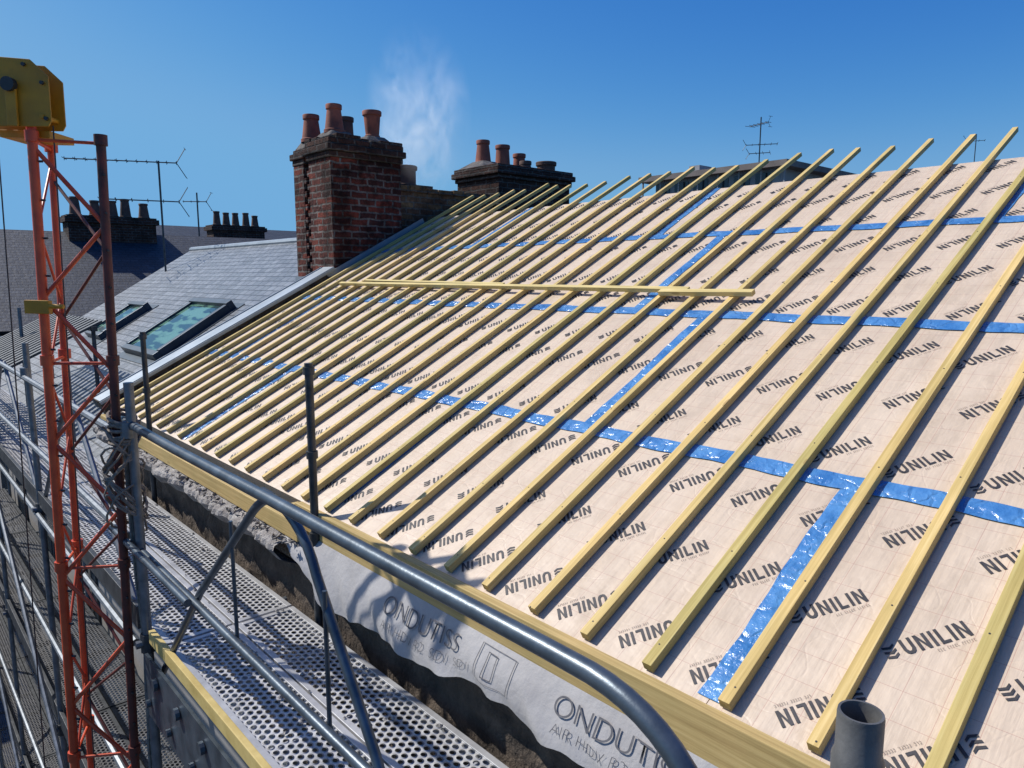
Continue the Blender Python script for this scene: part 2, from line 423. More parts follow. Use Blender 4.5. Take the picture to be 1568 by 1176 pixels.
def ftext(body,size,y,v,name):
    cu=bpy.data.curves.new(name,'FONT'); cu.body=body; cu.size=size; cu.align_x='LEFT'; cu.offset=-.0014
    o=bpy.data.objects.new(name,cu); bpy.context.scene.collection.objects.link(o)
    bpy.context.view_layer.update()
    dg=bpy.context.evaluated_depsgraph_get(); me=bpy.data.meshes.new_from_object(o.evaluated_get(dg))
    bpy.data.objects.remove(o)
    for vt in me.vertices:
        yy=y-vt.co.x; vv=v-vt.co.y/.25
        p=membpt(yy,vv); vt.co=Vector((p[0]-.007,p[1],p[2]+.004))
    me.materials.append(MAT_INKG)
    o=bpy.data.objects.new(name,me); bpy.context.scene.collection.objects.link(o); o.parent=house
for i,y in enumerate((2.76,1.66,.48)):
    ftext('ONDUTISS',.115,y,.50,'membrane_print'); ftext('AIR HDV R2   SD1  SD1',.062,y-.02,.78,'membrane_print_small')
    bx=MB(); yb=y-.68
    for (a,b_,c_,d_) in ((0,.2,.10,.11),(0,.2,.78,.79),(0,.004,.11,.78),(.196,.2,.11,.78),(.05,.054,.2,.7),(.1,.104,.2,.7),(.05,.1,.2,.22),(.05,.1,.68,.7)):
        nn=max(1,int((b_-a)/.02)); mm=max(1,int((d_-c_)/.08))
        for ii in range(nn):
            for jj in range(mm):
                a0=a+(b_-a)*ii/nn; a1=a+(b_-a)*(ii+1)/nn; c0=c_+(d_-c_)*jj/mm; c1=c_+(d_-c_)*(jj+1)/mm
                P_=[membpt(yb-a0,c0),membpt(yb-a1,c0),membpt(yb-a1,c1),membpt(yb-a0,c1)]
                bx.poly([(p[0]-.0055,p[1],p[2]+.003) for p in P_])
    bx.obj('membrane_print_box',MAT_INKG,house)
bs=MB(); xr=EX+SR*C; zr=EZ+SR*S
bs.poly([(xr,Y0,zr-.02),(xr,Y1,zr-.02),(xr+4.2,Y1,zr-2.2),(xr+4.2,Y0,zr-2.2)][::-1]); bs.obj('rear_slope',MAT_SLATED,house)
pw=MB()
def along(x): return EZ+(x-EX)*S/C
x0,x1=1.74,4.30
pw.beam((x0,8.10,along(x0)-.05),(x1,8.10,along(x1)-.05),.20,.30)
pw.obj('party_wall_parapet',MAT_WALL,house)
zc=MB()
zc.beam((x0-.06,8.11,along(x0-.06)+.115),(x1-.02,8.11,along(x1-.02)+.115),.26,.018)
zc.beam((x0-.06,8.245,along(x0-.06)+.07),(x1-.02,8.245,along(x1-.02)+.07),.012,.12)
zc.beam((x0-.06,7.972,along(x0-.06)+.098),(x1-.02,7.972,along(x1-.02)+.098),.012,.03)
zc.obj('zinc_coping',MAT_ZINC,house)
vb=MB()
for i in range(14):
    a=x0+.1+i*.18; vb.box(a,a+.16,7.955,7.966,along(a)-.12,along(a)+.055)
vb.obj('verge_tiles',MAT_BRICK2,house)

# ------------------------------------------------------------ chimneys
def pot(mb_,x,y,z0,z1,r0,r1):
    prof=[(r0*1.12,z0),(r0*1.12,z0+.04),(r0,z0+.05),(r1,z1-.06),(r1*1.14,z1-.055),(r1*1.16,z1-.01),(r1*1.1,z1),(r1*.82,z1),(r1*.8,z1-.12),(0.001,z1-.13)]
    mb_.lathe(x,y,prof)
def courses_cap(mb_,x0,x1,y0,y1,z,steps):
    for dz,o in steps:
        mb_.box(x0-o,x1+o,y0-o,y1+o,z,z+dz-.002); z+=dz
    return z
ch=empty('brick_chimney')
b=MB()
b.box(4.30,5.28,8.02,8.58,-2.0,1.42)
b.box(4.30,5.26,8.72,9.0,-2.0,1.40)
b.box(4.36,5.24,8.581,8.719,-2.0,1.38)
z=-.6
i=0
while z<1.3:
    if i%2: b.box(4.303,4.40,8.5805,8.64,z,z+.075)
    else: b.box(4.303,4.40,8.66,8.7195,z,z+.075)
    z+=.08; i+=1
b.obj('brick_shaft',MAT_BRICK,ch,bevel=.008)
b=MB()
courses_cap(b,4.30,5.28,8.02,8.58,1.422,[(.07,.025),(.08,.055),(.07,.03)]); courses_cap(b,4.32,5.24,8.72,8.98,1.402,[(.07,.03),(.08,.055),(.05,.02)])
b.obj('corbelled_cap',MAT_BRICK2,ch,bevel=.012)
b=MB()
# loose broken edge bricks on top of the cap
xx=4.28
while xx<5.2:
    l=random.uniform(.09,.2); b.box(xx,xx+l-.012,8.0+random.uniform(-.01,.03),8.12,1.641,1.66+random.uniform(.0,.045)); xx+=l
yy=8.14
while yy<8.5:
    l=random.uniform(.09,.18); b.box(4.275+random.uniform(0,.02),4.38,yy,yy+l-.012,1.641,1.66+random.uniform(0,.04)); yy+=l
b.obj('loose_cap_bricks',MAT_BRICK2,ch,bevel=.01)
b=MB()
for (px,py) in ((4.54,8.32),(5.04,8.32)):
    b.frus((px-.23,px+.23,py-.25,py+.26,1.642),(px-.12,px+.12,py-.13,py+.13,1.76))
for (px,py) in ((4.47,8.82),(4.95,8.82)):
    b.frus((px-.15,px+.2,py-.1,py+.18,1.602),(px-.1,px+.1,py-.09,py+.09,1.70))
b.obj('flaunching',MAT_STONE,ch,bevel=.015)
b=MB()
pot(b,4.52,8.30,1.74,2.08,.115,.085); pot(b,4.47,8.80,1.69,2.03,.12,.09); pot(b,5.05,8.30,1.74,2.08,.085,.105)
b.obj('terracotta_pots',MAT_POT,ch,smooth=True)
b=MB(); pot(b,4.96,8.80,1.69,2.07,.1,.09); b.obj('sooty_pot',MAT_POTD,ch,smooth=True)
b=MB(); b.box(4.262,4.298,8.04,8.99,-.42,.02); b.beam((4.2,8.0,.02),(5.6,8.0,.02+1.4*S/C),.015,.07); b.obj('lead_flashing',MAT_ZINC,ch)

pwl=empty('party_wall')
b=MB()
b.box(5.285,6.88,8.10,8.45,-1,1.10); b.obj('brick_wall',MAT_BRICK3,pwl)
b=MB()
xx=5.29
while xx<6.8:
    l=random.uniform(.16,.3); b.box(xx,min(6.88,xx+l-.01),8.06+random.uniform(0,.02),8.48,1.102,1.16+random.uniform(0,.04)); xx+=l
b.obj('coping_stones',MAT_BRICK3,pwl,bevel=.01)
c3=empty('brick_chimney'); 
b=MB(); b.box(5.7,6.3,8.75,9.3,-1,1.30); b.obj('brick_shaft',MAT_BRICK2,c3)
b=MB(); pot(b,6.0,9.0,1.28,1.58,.15,.15); b.obj('sooty_pot',MAT_POTD,c3,smooth=True)
c2=empty('brick_chimney')
b=MB(); b.box(6.9,8.34,8.0,8.95,-2,1.40); b.obj('brick_shaft',MAT_BRICK2,c2)
b=MB(); courses_cap(b,6.9,8.34,8.0,8.95,1.402,[(.06,.03),(.08,.07),(.06,.04)]); b.obj('corbelled_cap',MAT_BRICK2,c2,bevel=.012)
b=MB(); b.frus((6.9,7.6,8.35,8.98,1.60),(7.15,7.4,8.65,8.9,1.74)); b.frus((7.45,8.2,8.4,8.95,1.60),(7.6,8.05,8.6,8.8,1.67)); b.obj('flaunching',MAT_STONE,c2,bevel=.012)
b=MB(); pot(b,7.28,8.8,1.70,2.06,.12,.09); pot(b,7.62,8.74,1.62,2.02,.12,.10); pot(b,7.93,8.7,1.62,1.92,.10,.09); b.obj('terracotta_pots',MAT_POT,c2,smooth=True)
b=MB(); pot(b,8.08,8.25,1.58,1.76,.14,.14); pot(b,7.6,8.2,1.58,1.72,.09,.08); b.obj('sooty_pot',MAT_POTD,c2,smooth=True)

# ------------------------------------------------------------ neighbour slate house
nb=empty('slate_roof_house')
NT=math.atan(.62); NC,NS=math.cos(NT),math.sin(NT)
nz0=.62*1.6-2.956
MN=Matrix.Translation((1.6,0,nz0))@Matrix.Rotation(-NT,4,'Y')
SL=(5.8-1.6)/NC
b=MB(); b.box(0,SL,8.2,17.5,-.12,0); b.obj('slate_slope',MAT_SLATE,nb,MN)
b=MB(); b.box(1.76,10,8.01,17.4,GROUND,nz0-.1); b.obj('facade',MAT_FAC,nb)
b=MB()
for k in range(3):
    for y in (9.2,11.6,14.0,16.0): b.box(1.735,1.757,y,y+.9,-4.2-2.6*k,-2.7-2.6*k)
b.obj('windows',MAT_WINDOW,nb)
b=MB(); 
b.poly([(1.76,17.38,nz0-.1),(5.8,17.38,.52),(9.8,17.38,nz0-.1)]); b.poly([(5.8,8.2,.60),(5.8,17.5,.60),(10,17.5,-1.9),(10,8.2,-1.9)][::-1]); b.obj('gable_and_rear_slope',MAT_DARKFAC,nb)
b=MB(); b.tube([(5.8,8.5,.64),(5.8,17.5,.64)],.06,8); b.obj('ridge_roll',MAT_ZINC,nb)
b=MB(); b.tube([(1.52,8.3,nz0-.08),(1.52,17.5,nz0-.08)],.07,10); b.obj('gutter',MAT_ZINC,nb,smooth=True)
m=M('skylight_glass',.04,0,.6); m.col(m.ramp(m.noise(1.6,m.coord((3.5,1,1)),2),[(.47,(.02,.05,.055)),(.5,(.10,.21,.145)),(.58,(.13,.26,.19))])); MAT_SKYL=m.m  # green pattern in the colour is a painted reflection on the panes
MAT_BLUEF=simple('anthracite_frame',(.02,.035,.05),(.04,.065,.09),4,.4,.3,.05)
def skylight(xa,xb,ya,yb):
    sk=empty('roof_window')
    sa=(xa-1.6)/NC; sb=(xb-1.6)/NC
    f=MB()
    t=.10
    f.box(sa,sa+t,ya,yb,.001,.11); f.box(sb-t,sb,ya,yb,.001,.14); f.box(sa+t,sb-t,ya,ya+t,.001,.12); f.box(sa+t,sb-t,yb-t,yb,.001,.12)
    f.obj('frame',MAT_BLUEF,sk,MN,bevel=.008)
    f=MB(); f.box(sa+t,sb-t,ya+t,yb-t,.02,.085); f.obj('glass',MAT_SKYL,sk,MN)
    f=MB(); f.box(sa-.12,sb+.1,ya-.1,yb+.1,.001,.012); f.obj('flashing',MAT_BLUEF,sk,MN)
skylight(2.95,4.08,10.55,12.15); skylight(3.05,3.9,14.0,15.0)

# ------------------------------------------------------------ far rows
fr=empty('terraced_house')
FT=math.atan2(2.5,4.0)
MF=Matrix.Translation((0,20,-1.2))@Matrix.Rotation(math.pi/2,4,'Z')@Matrix.Rotation(-FT,4,'Y')
L=math.hypot(2.5,4)
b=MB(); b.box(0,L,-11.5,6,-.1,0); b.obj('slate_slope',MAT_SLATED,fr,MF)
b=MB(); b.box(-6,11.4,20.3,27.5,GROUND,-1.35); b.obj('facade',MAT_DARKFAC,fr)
b=MB()
b.poly([(11.45,20,-1.3),(11.45,28,-1.3),(11.45,24,1.2)]); b.poly([(-6,24,1.29),(11.5,24,1.29),(11.5,28,-1.2),(-6,28,-1.2)]); b.obj('gable_and_rear_slope',MAT_DARKFAC,fr)
b=MB()
for fl in range(3):
    for i in range(6):
        x=-4+i*2.4; b.box(x,x+1.0,20.27,20.296,-3.6-fl*2.9,-2.1-fl*2.9)
b.obj('windows',MAT_WINDOW,fr)
b=MB(); b.box(-6,11.4,19.85,19.98,-1.42,-1.30); b.obj('gutter',MAT_ZINC,fr)
def farchimney(x0,x1,y,z0,z1,pots,pr=.13,ph=.5):
    e=empty('brick_chimney'); b=MB(); b.box(x0+.08,x1-.08,y-.35,y+.35,z0,z1-.2); b.box(x0,x1,y-.42,y+.42,z1-.198,z1-.05); b.box(x0+.06,x1-.06,y-.38,y+.38,z1-.048,z1)
    b.obj('brick_shaft',MAT_BRICK2,e)
    b=MB()
    for p in pots: pot(b,p,y,z1,z1+ph*random.uniform(.85,1.1),pr*1.15,pr*.85)
    b.obj('chimney_pots',MAT_POTD,e,smooth=True)
farchimney(4.45,6.9,23.9,-.5,1.75,(4.8,5.3,5.75,6.1,6.6))
farchimney(9.9,12.0,28,-.5,1.95,(10.25,10.6,10.95,11.35,11.7),.12,.5)
farchimney(1.4,2.6,26,0,1.6,(1.7,2.2),.12,.35)
f2=empty('terraced_house')
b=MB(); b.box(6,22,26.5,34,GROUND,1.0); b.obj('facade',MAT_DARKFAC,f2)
b=MB(); 
a,c_=6,22
b.poly([(a,26.3,.95),(c_,26.3,.95),(c_,30,2.0),(a,30,2.0)]); b.poly([(a,30,2.0),(c_,30,2.0),(c_,34,.95),(a,34,.95)]); b.poly([(a,26.4,.95),(a,30,1.99),(a,34,.95)])
b.obj('roof',MAT_SLATED,f2)
b=MB(); b.box(10.5,13.2,24.2,26.2,GROUND,.9); b.obj('rear_wing',MAT_DARKFAC,f2)

# ------------------------------------------------------------ distant flat roof building
fb=empty('flat_roof_apartment_block')
b=MB(); b.box(42,56,22.8,32,GROUND,6.55); b.obj('walls',MAT_CONC,fb)
b=MB(); b.box(41.2,57,22.0,32.9,6.55,6.9); b.obj('roof_slab',simple('brown_fascia',(.12,.10,.09),(.2,.17,.15),1,.8),fb)
b=MB(); b.box(44,54,24,31,6.9,7.05); b.box(42,43.4,28.5,29.3,6.9,7.35); b.obj('roof_plant',MAT_CONC,fb)
b=MB()
for i in range(6):
    for k in range(2): b.box(41.96,41.99,23.3+i*1.5,24.4+i*1.5,5.0-k*2.9,6.35-k*2.9)
b.obj('windows',MAT_WINDOW,fb)
b=MB()
for i in range(8): b.box(41.6,41.7,22.3+i*1.5,22.38+i*1.5,3.2,6.54)
b.obj('balcony_posts',MAT_CONC,fb)
b=MB(); b.box(43,55,6,19,GROUND,5.4); 
h2=empty('distant_house'); b.obj('walls',MAT_CONC,h2)
b=MB(); b.frus((42.5,55.5,5.5,19.5,5.4),(47,51,7,18,6.0)); b.obj('roof',MAT_SLATED,h2)

# ------------------------------------------------------------ antennas
def antenna(base,top,arms,th=.018):
    e=empty('tv_antenna'); b=MB(); b.tube([base,top],th*1.3,6)
    for (z,dx,dy,l0,l1,n,el) in arms:
        c=Vector((base[0],base[1],z)); d=Vector((dx,dy,0)).normalized(); pr=Vector((-d.y,d.x,0))
        b.tube([c+d*l0,c+d*l1],th*.8,5)
        for i in range(n):
            p=c+d*(l0+(l1-l0)*i/(n-1)); hh=el*(1-.4*i/(n-1))
            b.tube([p+pr*hh/2,p-pr*hh/2],th*.5,4); b.tube([p+Vector((0,0,.04)),p-Vector((0,0,.04))],th*.4,4)
            if i==n-1:
                for kk in (-1,1): b.tube([p,p-d*.18+Vector((0,0,.3*kk))],th*.5,4)
                for kk in (-1,1): b.tube([p-d*.18+Vector((0,0,.3*kk))-pr*.15,p-d*.18+Vector((0,0,.3*kk))+pr*.15],th*.4,4)
    b.obj('mast_and_elements',MAT_DKTUBE,e)
antenna((5.0,16.8,.1),(5.0,16.8,2.45),[(2.42,-.67,.3,1.75,-.35,12,.35),(1.62,-.67,.2,1.15,-.35,6,.7)],.016)
antenna((41.6,24.0,6.5),(41.6,24.0,9.6),[(9.2,.3,1,.9,-.6,6,.8),(8.0,.5,-.8,1.0,-.8,6,1.0),(7.5,.3,-.6,.6,-.6,4,1.4)],.028)
antenna((45,13.4,5.6),(45,13.4,7.55),[(7.2,.4,-1,.4,-.4,4,.6)],.018)
antenna((9.0,26.3,0.9),(9.0,26.3,2.9),[(2.6,-.7,.5,.45,-.3,4,.2)],.02)

# ------------------------------------------------------------ scaffold
sc=empty('scaffold')
XO,XI=.97,1.70
ZD=-1.85
tb=MB(); cp=MB()
for y in (3.98,7.0,10.0,13.0,16.0): 
    tb.tube([(XO,y,GROUND+.15),(XO,y,-.52)],.0242,12)
    for z in (ZD-.06,ZD-2.06,ZD-4.06,ZD-6.06): tb.tube([(XO-.06,y,z),(XI+.04,y,z)],.022,8); cp.tube([(XO,y,z-.05),(XO,y,z+.05)],.037,8)
    tb.tube([(XO-.02,y,-.72),(XO-.02,y+.001,-.80)],.034,10)
tb.tube([(.845,.317,ZD-.4),(.845,.317,-.65)],.0242,16)
for y in (9.5,12.5,15.5): tb.tube([(XI,y,GROUND+.15),(XI,y,-.42)],.0242,12)
for z in (-.8,-1.35,ZD-.1,-3.0,-4.9):
    tb.tube([(XO-.03,4.1,z),(XO-.03,16.2,z+.01)],.0215,8)
for i,y in enumerate((4.0,7.0,10.0,13.0)):
    for k in range(4):
        z=ZD-2*k
        if (i+k)%2: tb.tube([(XO-.07,y,z-2),(XO-.07,y+3,z)],.0215,8)
    for (ya,yb) in ((y+.1,y+1.4),(y+2.9,y+1.6)):
        tb.tube([(XO+.01,ya,ZD),(XO+.01,yb,-.8)],.017,8)
tb.obj('galvanised_tubes',MAT_GALV,sc,smooth=True)
cp.obj('couplers',MAT_DKTUBE,sc,smooth=True)
d=MB()
for y in (3.52,6.5):
    d.tube([(XI+.02,y,ZD-.3),(XI+.02,y,-.44)],.022,12)
    for z in (-.5,-.95,-1.4): d.tube([(XI+.02,y,z),(XI+.02,y,z+.04)],.031,10)
d.obj('inner_standards',MAT_DKTUBE,sc,smooth=True)
d=MB()
r=.0262; x_,y_,z1=.838,.317,-.508
d.lathe(x_,y_,[(r,-1.8),(r,z1-.10),(r*1.1,z1-.095),(r*1.13,z1-.06),(r,z1-.05),(r,z1-.004),(r*.97,z1),(r*.86,z1),(r*.84,z1-.01),(r*.84,z1-.35)],32)
d.obj('open_standard',MAT_PIPE,sc,smooth=True)
def arc(p0,p1,p2,n=10):
    p0,p1,p2=map(Vector,(p0,p1,p2)); return [(p0*(1-t)**2+p1*2*t*(1-t)+p2*t*t) for t in [i/n for i in range(n+1)]]
gr=MB()
ZT=-.735
top=[(XO,4.2,ZT),(XO-.002,3.3,ZT-.006),(XO-.004,2.3,ZT),(XO-.004,1.5,ZT-.004),(XO-.008,.98,ZT)]
gr.tube([Vector(p) for p in top]+arc((XO-.01,.85,ZT),(XO-.03,.56,ZT),(XO-.03,.53,ZT-.3),12)+[Vector((XO-.03,.52,-1.5))],.0212,20)
gr.tube(arc((XO+.02,2.42,ZT-.005),(XO+.03,2.14,ZT-.01),(XO+.03,2.05,ZT-.2),8)+[Vector((XO+.03,1.72,-1.38)),Vector((XO+.03,1.45,-1.85))],.0165,12)
gr.tube(arc((XO+.02,2.30,ZT-.01),(XO+.02,2.42,ZT-.015),(XO+.02,2.55,ZT-.13),6)+[Vector((XO+.02,3.15,-1.36)),Vector((XO+.02,4.0,-2.2))],.0165,12)
gr.tube([(XO,4.1,-1.40),(XO,.5,-1.43)],.018,12)
gr.tube([(XO-.05,4.4,-1.36),(XO-.05,3.1,-1.37)],.018,12)
for (y,z0) in ((2.74,-.93),(1.98,-.96)): gr.tube([(XO+.02,y,z0),(XO+.02,y,-1.42)],.008,8)
gr.obj('guardrail_frame',MAT_RAIL,sc,smooth=True)
dk=MB(); dk2=MB(); fr_=MB(); fr2=MB()
for lev in range(4):
    z=ZD-2*lev
    segs=((-1.0,3.74),(3.76,6.95),(6.97,9.95),(9.97,12.95),(12.97,15.95)) if lev==0 else ((4.0,6.95),(6.97,9.95),(9.97,12.95),(12.97,15.95),(.6,3.98))
    D,F=(dk,fr_) if lev==0 else (dk2,fr2)
    for (ya,yb) in segs:
        for (xa,xb) in ((1.0,1.335),(1.345,1.675)):
            D.poly([(xa+.03,ya+.03,z),(xb-.03,ya+.03,z),(xb-.03,yb-.03,z),(xa+.03,yb-.03,z)])
            F.box(xa,xa+.03,ya,yb,z-.06,z+.006); F.box(xb-.03,xb,ya,yb,z-.06,z+.006)
            F.box(xa+.031,xb-.031,ya,ya+.03,z-.05,z+.004); F.box(xa+.031,xb-.031,yb-.03,yb,z-.05,z+.004)
            q=ya+.6
            while q<yb-.3: F.box(xa+.031,xb-.031,q,q+.02,z-.05,z-.004); q+=.6
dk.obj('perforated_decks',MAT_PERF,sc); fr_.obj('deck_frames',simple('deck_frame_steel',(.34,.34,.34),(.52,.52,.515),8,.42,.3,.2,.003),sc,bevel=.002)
dk2.obj('lower_decks',MAT_PERFD,sc); fr2.obj('lower_deck_frames',MAT_DKTUBE,sc)  # lower levels use darker colours that carry the shade beneath the top deck
tbd=MB()
tbd.box(.955,.985,-1,3.9,ZD-.03,ZD+.04); tbd.obj('toe_boards',MAT_YTOE,sc,bevel=.003)
tbd=MB(); tbd.box(.955,.985,4.1,15.9,ZD-.03,ZD+.10)
for lev in (1,2,3): tbd.box(.955,.985,-1,15.9,ZD-2*lev-.03,ZD-2*lev+.12)
tbd.obj('steel_toe_boards',MAT_DKTUBE,sc,bevel=.003)
bp=MB()
bp.box(.93,.945,.2,3.9,ZD-.42,ZD-.08)
for i in range(11): bp.tube([(.925,.4+i*.33,ZD-.16),(.905,.4+i*.33,ZD-.16)],.03,10); bp.tube([(.925,.55+i*.33,ZD-.33),(.905,.55+i*.33,ZD-.33)],.02,10)
bp.obj('side_panel',MAT_RAIL,sc)
rb=MB()
for i in range(260):
    y=random.uniform(1.5,9); x=random.uniform(1.02,1.66); r=random.uniform(.004,.018); z=ZD+.012
    P_=[Vector((x,y,z))+Vector((math.cos(t)*r*random.uniform(.6,1),math.sin(t)*r*random.uniform(.6,1),0)) for t in (0,1.2,2.5,3.8,5)]
    ap=Vector((x,y,z+r*.7)); 
    for i2 in range(5): rb.poly([P_[i2],P_[(i2+1)%5],ap])
rb.obj('deck_rubble',MAT_DEBRIS,sc)

cn=empty('slatted_canopy'); b=MB()
for i in range(16):
    y=10.5+i*.2; b.beam((.7,y,-1.35),(2.3,y,-.55),.10,.03)
b.beam((.8,10.4,-1.33),(.8,13.6,-1.33),.06,.06); b.beam((2.2,10.4,-.64),(2.2,13.6,-.64),.06,.06)
b.obj('slats',MAT_DKTUBE,cn)
b=MB()
for p in ((.8,10.5),(2.2,10.5),(.8,13.5),(2.2,13.5)): b.tube([(p[0],p[1],-3.9),(p[0],p[1],-1.3 if p[0]<1 else -.6)],.025,8)
b.obj('posts',MAT_DKTUBE,cn)

# ------------------------------------------------------------ hoist mast
ho=empty('lattice_hoist_mast')
A=Vector((.642,4.23,0));B=Vector((.77,4.52,0));Cc=Vector((.90,4.08,0))
zt,zb=.72,GROUND+.1
r_=MB(); dkm=MB()
def chd(mb_,p,z0,z1,r): mb_.tube([p+Vector((0,0,z0)),p+Vector((0,0,z1))],r,12)
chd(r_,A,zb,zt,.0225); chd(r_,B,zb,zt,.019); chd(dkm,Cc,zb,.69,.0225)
def zig(mb_,p,q,z0,z1,step,r,fl=0):
    z=z1; i=fl
    while z>z0:
        a,b_=(p,q) if i%2 else (q,p)
        mb_.tube([a+Vector((0,0,z)),b_+Vector((0,0,z-step))],r,8); z-=step; i+=1
zig(r_,A,Cc,-4.5,.62,.36,.011,1); zig(dkm,B,Cc,-4.5,.5,.36,.008,1); zig(r_,A,B,-4.5,.60,.36,.007)
zig(dkm,A,Cc,zb+.3,-4.6,.36,.0085)
for z in (.69,-.38,-1.45,-2.52,-3.6):
    for p,q in ((A,Cc),(A,B)): r_.tube([p+Vector((0,0,z-.04)),q+Vector((0,0,z-.04))],.008,8)
    for p in (A,B): chd(r_,p,z-.05,z+.0,.031)
    chd(dkm,Cc,z-.05,z,.031)
pn=MB()
for z in [ .55-.18*i for i in range(30)]:
    pn.tube([A+Vector((.018,-.02,z)),A+Vector((.03,-.035,z))],.006,6)
    pn.tube([Cc+Vector((.0,-.022,z-.05)),Cc+Vector((.0,-.034,z-.05))],.006,6)
hd=MB()
rt=Vector((.7457,-.6665,0)).normalized(); fw=Vector((.6665,.7457,0))
ctr=(A+B)/2+Vector((-.06,.02,0))+rt*.055
outl=[(-.175,.70),(.155,.705),(.17,.73),(.168,.93),(.085,1.005),(-.10,1.015),(-.185,.95),(-.19,.72)]
for off in (-.06,.05):
    fpts=[ctr-fw*.1+rt*x+fw*off+Vector((0,0,z)) for x,z in outl]; bpts=[p+fw*.008 for p in fpts]
    n=len(outl); base=len(hd.v); hd.v+=[tuple(p) for p in fpts+bpts]
    hd.f.append(tuple(base+i for i in range(n))); hd.f.append(tuple(base+n+i for i in reversed(range(n))))
    for i in range(n): hd.f.append((base+i,base+n+i,base+n+(i+1)%n,base+(i+1)%n))
o0=ctr-fw*.1
hd.beam(o0-fw*.075+Vector((0,0,.70)),o0-fw*.075+Vector((0,0,.90)),.05,.015,up=tuple(fw))
for x in (-.12,.13): hd.tube([o0-fw*.07+rt*x+Vector((0,0,.75)),o0+fw*.07+rt*x+Vector((0,0,.75))],.012,8)
hd.beam(o0-rt*.12+fw*.1+Vector((0,0,.68)),o0+rt*.12+fw*.1+Vector((0,0,.68)),.2,.035)
hd.beam(A-rt*.06-fw*.04+Vector((0,0,-.14)),A+rt*.06-fw*.04+Vector((0,0,-.14)),.03,.065)
hd.tube([A+rt*.06-fw*.05+Vector((0,0,-.135)),A+rt*.13-fw*.05+Vector((0,0,-.135))],.012,8)
pl=MB(); 
a_=o0-fw*.050+Vector((0,0,.88)); pl.tube([a_,a_+fw*.09],.085,24)
a_=o0-fw*.072+Vector((0,0,.885)); pl.tube([a_,a_-fw*.03],.032,16)
for x,z in ((-.16,.93),(.14,.90),(-.15,.74),(.15,.74),(.06,.98)):
    a_=o0-fw*.072+rt*x+Vector((0,0,z)); pl.tube([a_,a_+fw*.012],.009,8)
rp=MB()
def cable(p,q,r,wob,n=40,seg=6,twist=3):
    p=Vector(p);q=Vector(q); ph=random.random()*6; pts=[]
    for i in range(n+1):
        t=i/n; w=wob*math.sin(math.pi*min(1,t*3)/2)
        pts.append(p.lerp(q,t)+Vector((math.sin(t*twist*6.28+ph)*w+random.uniform(-1,1)*w*.15,math.cos(t*twist*5+ph)*w,0)))
    rp.tube(pts,r,seg)
for i in range(6): cable((.95+random.uniform(-.02,.02),4.02,-.72-.03*i),(.97+random.uniform(-.05,.03),4.0+random.uniform(-.05,.05),-7),.008,.018,60)
for k in range(7):
    zc_=-.70-.022*k; n=20; tilt=random.uniform(-.03,.03)
    rp.tube([(.945+.062*math.cos(t*6.283/n),4.05+.085*math.sin(t*6.283/n),zc_+tilt*math.sin(t*6.283/n)) for t in range(n+1)],.009,6)
for k in range(14):
    pts=[]; ph=random.random()*6; zc_=-.75-random.random()*.6
    for t in range(16):
        a_=ph+t*.42; pts.append((.93+.10*math.cos(a_)*random.uniform(.8,1),4.02+.06*math.sin(a_),zc_+.12*math.sin(a_*1.0+ph)))
    rp.tube(pts,.006,5)
cb=MB()
for dx in (-.13,.14,.02):
    p=o0+rt*dx+Vector((0,0,.72)); cb.tube([p,Vector((p.x,p.y,GROUND+.2))],.0035,5)
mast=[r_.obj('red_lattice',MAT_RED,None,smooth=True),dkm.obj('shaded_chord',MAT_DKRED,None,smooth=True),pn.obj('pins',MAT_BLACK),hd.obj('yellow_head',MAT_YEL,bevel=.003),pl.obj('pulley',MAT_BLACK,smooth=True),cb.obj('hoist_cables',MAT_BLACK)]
piv=Vector((.75,4.25,-1.9))
TM=Matrix.Translation(piv)@Matrix.Rotation(.024,4,fw)@Matrix.Translation(-piv)
for o in mast: o.matrix_world=TM; o.parent=ho
rp.obj('lashing_ropes',MAT_ROPE,ho,smooth=True)

# ------------------------------------------------------------ smoke
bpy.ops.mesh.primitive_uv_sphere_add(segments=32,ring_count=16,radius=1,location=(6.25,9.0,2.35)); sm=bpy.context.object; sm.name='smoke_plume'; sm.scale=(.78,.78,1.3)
mt=bpy.data.materials.new('smoke'); mt.use_nodes=True; t=mt.node_tree; t.nodes.remove(t.nodes['Principled BSDF'])
v=t.nodes.new('ShaderNodeVolumePrincipled'); v.inputs['Color'].default_value=(1,1,1,1); v.inputs['Anisotropy'].default_value=.35
tc=t.nodes.new('ShaderNodeTexCoord'); ns_=t.nodes.new('ShaderNodeTexNoise'); ns_.inputs['Scale'].default_value=2.0; ns_.inputs['Detail'].default_value=7; ns_.inputs['Roughness'].default_value=.6; ns_.inputs['Distortion'].default_value=1.2
t.links.new(tc.outputs['Object'],ns_.inputs['Vector'])
rg=t.nodes.new('ShaderNodeMapRange'); rg.inputs[1].default_value=.45; rg.inputs[2].default_value=.8; t.links.new(ns_.outputs['Fac'],rg.inputs[0])
ln=t.nodes.new('ShaderNodeVectorMath'); ln.operation='LENGTH'; t.links.new(tc.outputs['Object'],ln.inputs[0])
r2=t.nodes.new('ShaderNodeMapRange'); r2.inputs[1].default_value=1; r2.inputs[2].default_value=.1; t.links.new(ln.outputs['Value'],r2.inputs[0])
sx=t.nodes.new('ShaderNodeSeparateXYZ'); t.links.new(tc.outputs['Object'],sx.inputs[0])
r3=t.nodes.new('ShaderNodeMapRange'); r3.inputs[1].default_value=1; r3.inputs[2].default_value=-.9; r3.inputs[3].default_value=.15; r3.inputs[4].default_value=1.8; t.links.new(sx.outputs[2],r3.inputs[0])
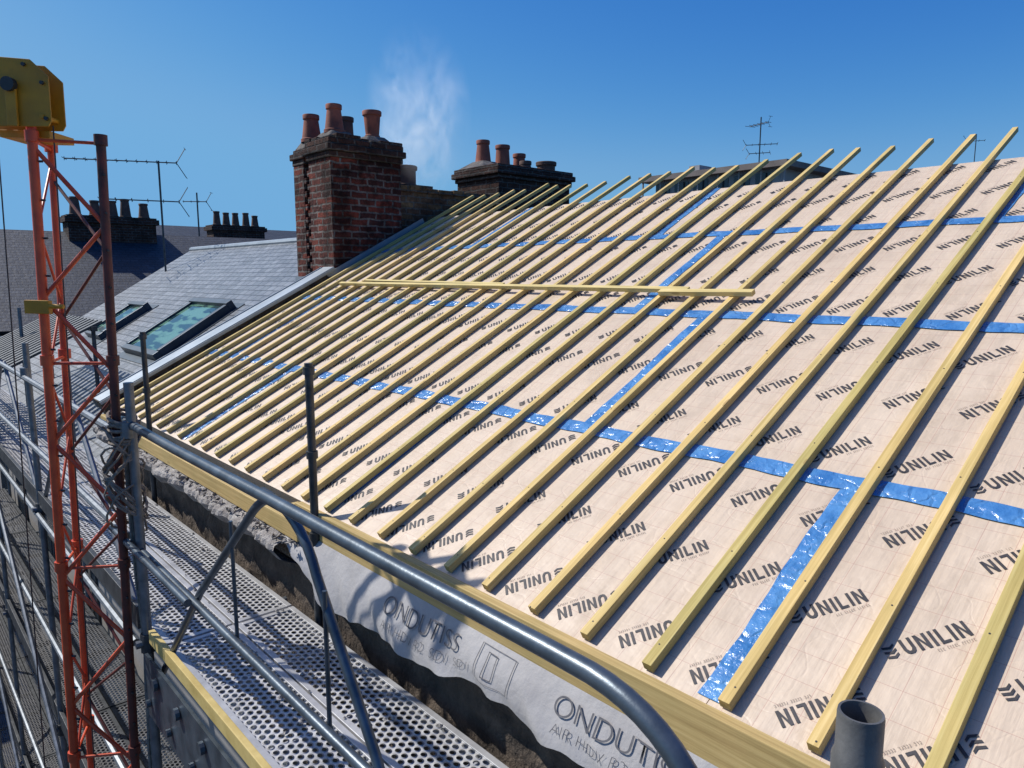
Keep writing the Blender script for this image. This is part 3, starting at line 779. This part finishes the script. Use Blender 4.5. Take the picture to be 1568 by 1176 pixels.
def mul(a,b):
    x=t.nodes.new('ShaderNodeMath'); x.operation='MULTIPLY'; t.links.new(a,x.inputs[0])
    if hasattr(b,'is_output'): t.links.new(b,x.inputs[1])
    else: x.inputs[1].default_value=b
    return x.outputs[0]
den=mul(mul(mul(rg.outputs[0],r2.outputs[0]),r3.outputs[0]),2.6)
t.links.new(den,v.inputs['Density'])
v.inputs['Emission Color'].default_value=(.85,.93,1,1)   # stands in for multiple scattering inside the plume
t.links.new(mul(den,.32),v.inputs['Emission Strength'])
t.links.new(v.outputs[0],t.nodes['Material Output'].inputs['Volume'])
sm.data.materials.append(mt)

# ------------------------------------------------------------ light, sky, camera
sd=Vector((-.355,.609,.71)).normalized()
li=bpy.data.lights.new('sun','SUN'); li.energy=5.0; li.angle=R(.5); li.color=(1,.955,.90)
so=bpy.data.objects.new('sun',li); bpy.context.scene.collection.objects.link(so); so.rotation_euler=sd.to_track_quat('Z','Y').to_euler()
w=bpy.data.worlds.new('World'); bpy.context.scene.world=w; w.use_nodes=True
nt=w.node_tree
sky=nt.nodes.new('ShaderNodeTexSky'); sky.sky_type='NISHITA'; sky.sun_disc=False; sky.sun_elevation=math.asin(sd.z); sky.sun_rotation=math.atan2(sd.x,sd.y)
sky.air_density=1.0; sky.dust_density=.3; sky.ozone_density=3.0; sky.altitude=0
sp=nt.nodes.new('ShaderNodeSeparateColor'); cbn=nt.nodes.new('ShaderNodeCombineColor'); nt.links.new(sky.outputs[0],sp.inputs[0])
for i,(kk,pw_,mx_) in enumerate(((.22,2.1,2.0),(.72,1.28,4.9),(2.6,.66,8.6))):
    a=nt.nodes.new('ShaderNodeMath'); a.operation='POWER'; a.inputs[1].default_value=pw_; nt.links.new(sp.outputs[i],a.inputs[0])
    b=nt.nodes.new('ShaderNodeMath'); b.operation='MULTIPLY'; b.inputs[1].default_value=kk; nt.links.new(a.outputs[0],b.inputs[0])
    c=nt.nodes.new('ShaderNodeMath'); c.operation='SMOOTH_MIN'; c.inputs[1].default_value=mx_; c.inputs[2].default_value=mx_*.4; nt.links.new(b.outputs[0],c.inputs[0])
    nt.links.new(c.outputs[0],cbn.inputs[i])
bg=nt.nodes['Background']; bg.inputs[1].default_value=.085
# pale aureole of scattered light around the sun direction
tcw=nt.nodes.new('ShaderNodeTexCoord'); dt=nt.nodes.new('ShaderNodeVectorMath'); dt.operation='DOT_PRODUCT'; nt.links.new(tcw.outputs['Generated'],dt.inputs[0]); dt.inputs[1].default_value=tuple(sd)
mxn=nt.nodes.new('ShaderNodeMath'); mxn.operation='MAXIMUM'; mxn.inputs[1].default_value=0; nt.links.new(dt.outputs['Value'],mxn.inputs[0])
pwn=nt.nodes.new('ShaderNodeMath'); pwn.operation='POWER'; pwn.inputs[1].default_value=14; nt.links.new(mxn.outputs[0],pwn.inputs[0])
au=nt.nodes.new('ShaderNodeVectorMath'); au.operation='SCALE'; au.inputs[0].default_value=(14,12,10); nt.links.new(pwn.outputs[0],au.inputs['Scale'])
ad=nt.nodes.new('ShaderNodeVectorMath'); ad.operation='ADD'; nt.links.new(cbn.outputs[0],ad.inputs[0]); nt.links.new(au.outputs[0],ad.inputs[1])
nt.links.new(ad.outputs[0],bg.inputs[0])
cam=bpy.data.cameras.new('camera'); co=bpy.data.objects.new('camera',cam); bpy.context.scene.collection.objects.link(co)
cam.sensor_width=36; cam.lens=36*1112/1568; cam.clip_end=2000; cam.clip_start=.02
co.location=(0,0,0); co.rotation_euler=(R(90-8.3),0,R(-41.8))
sce=bpy.context.scene; sce.camera=co
sce.view_settings.view_transform='Standard'; sce.view_settings.look='None'; sce.view_settings.exposure=0
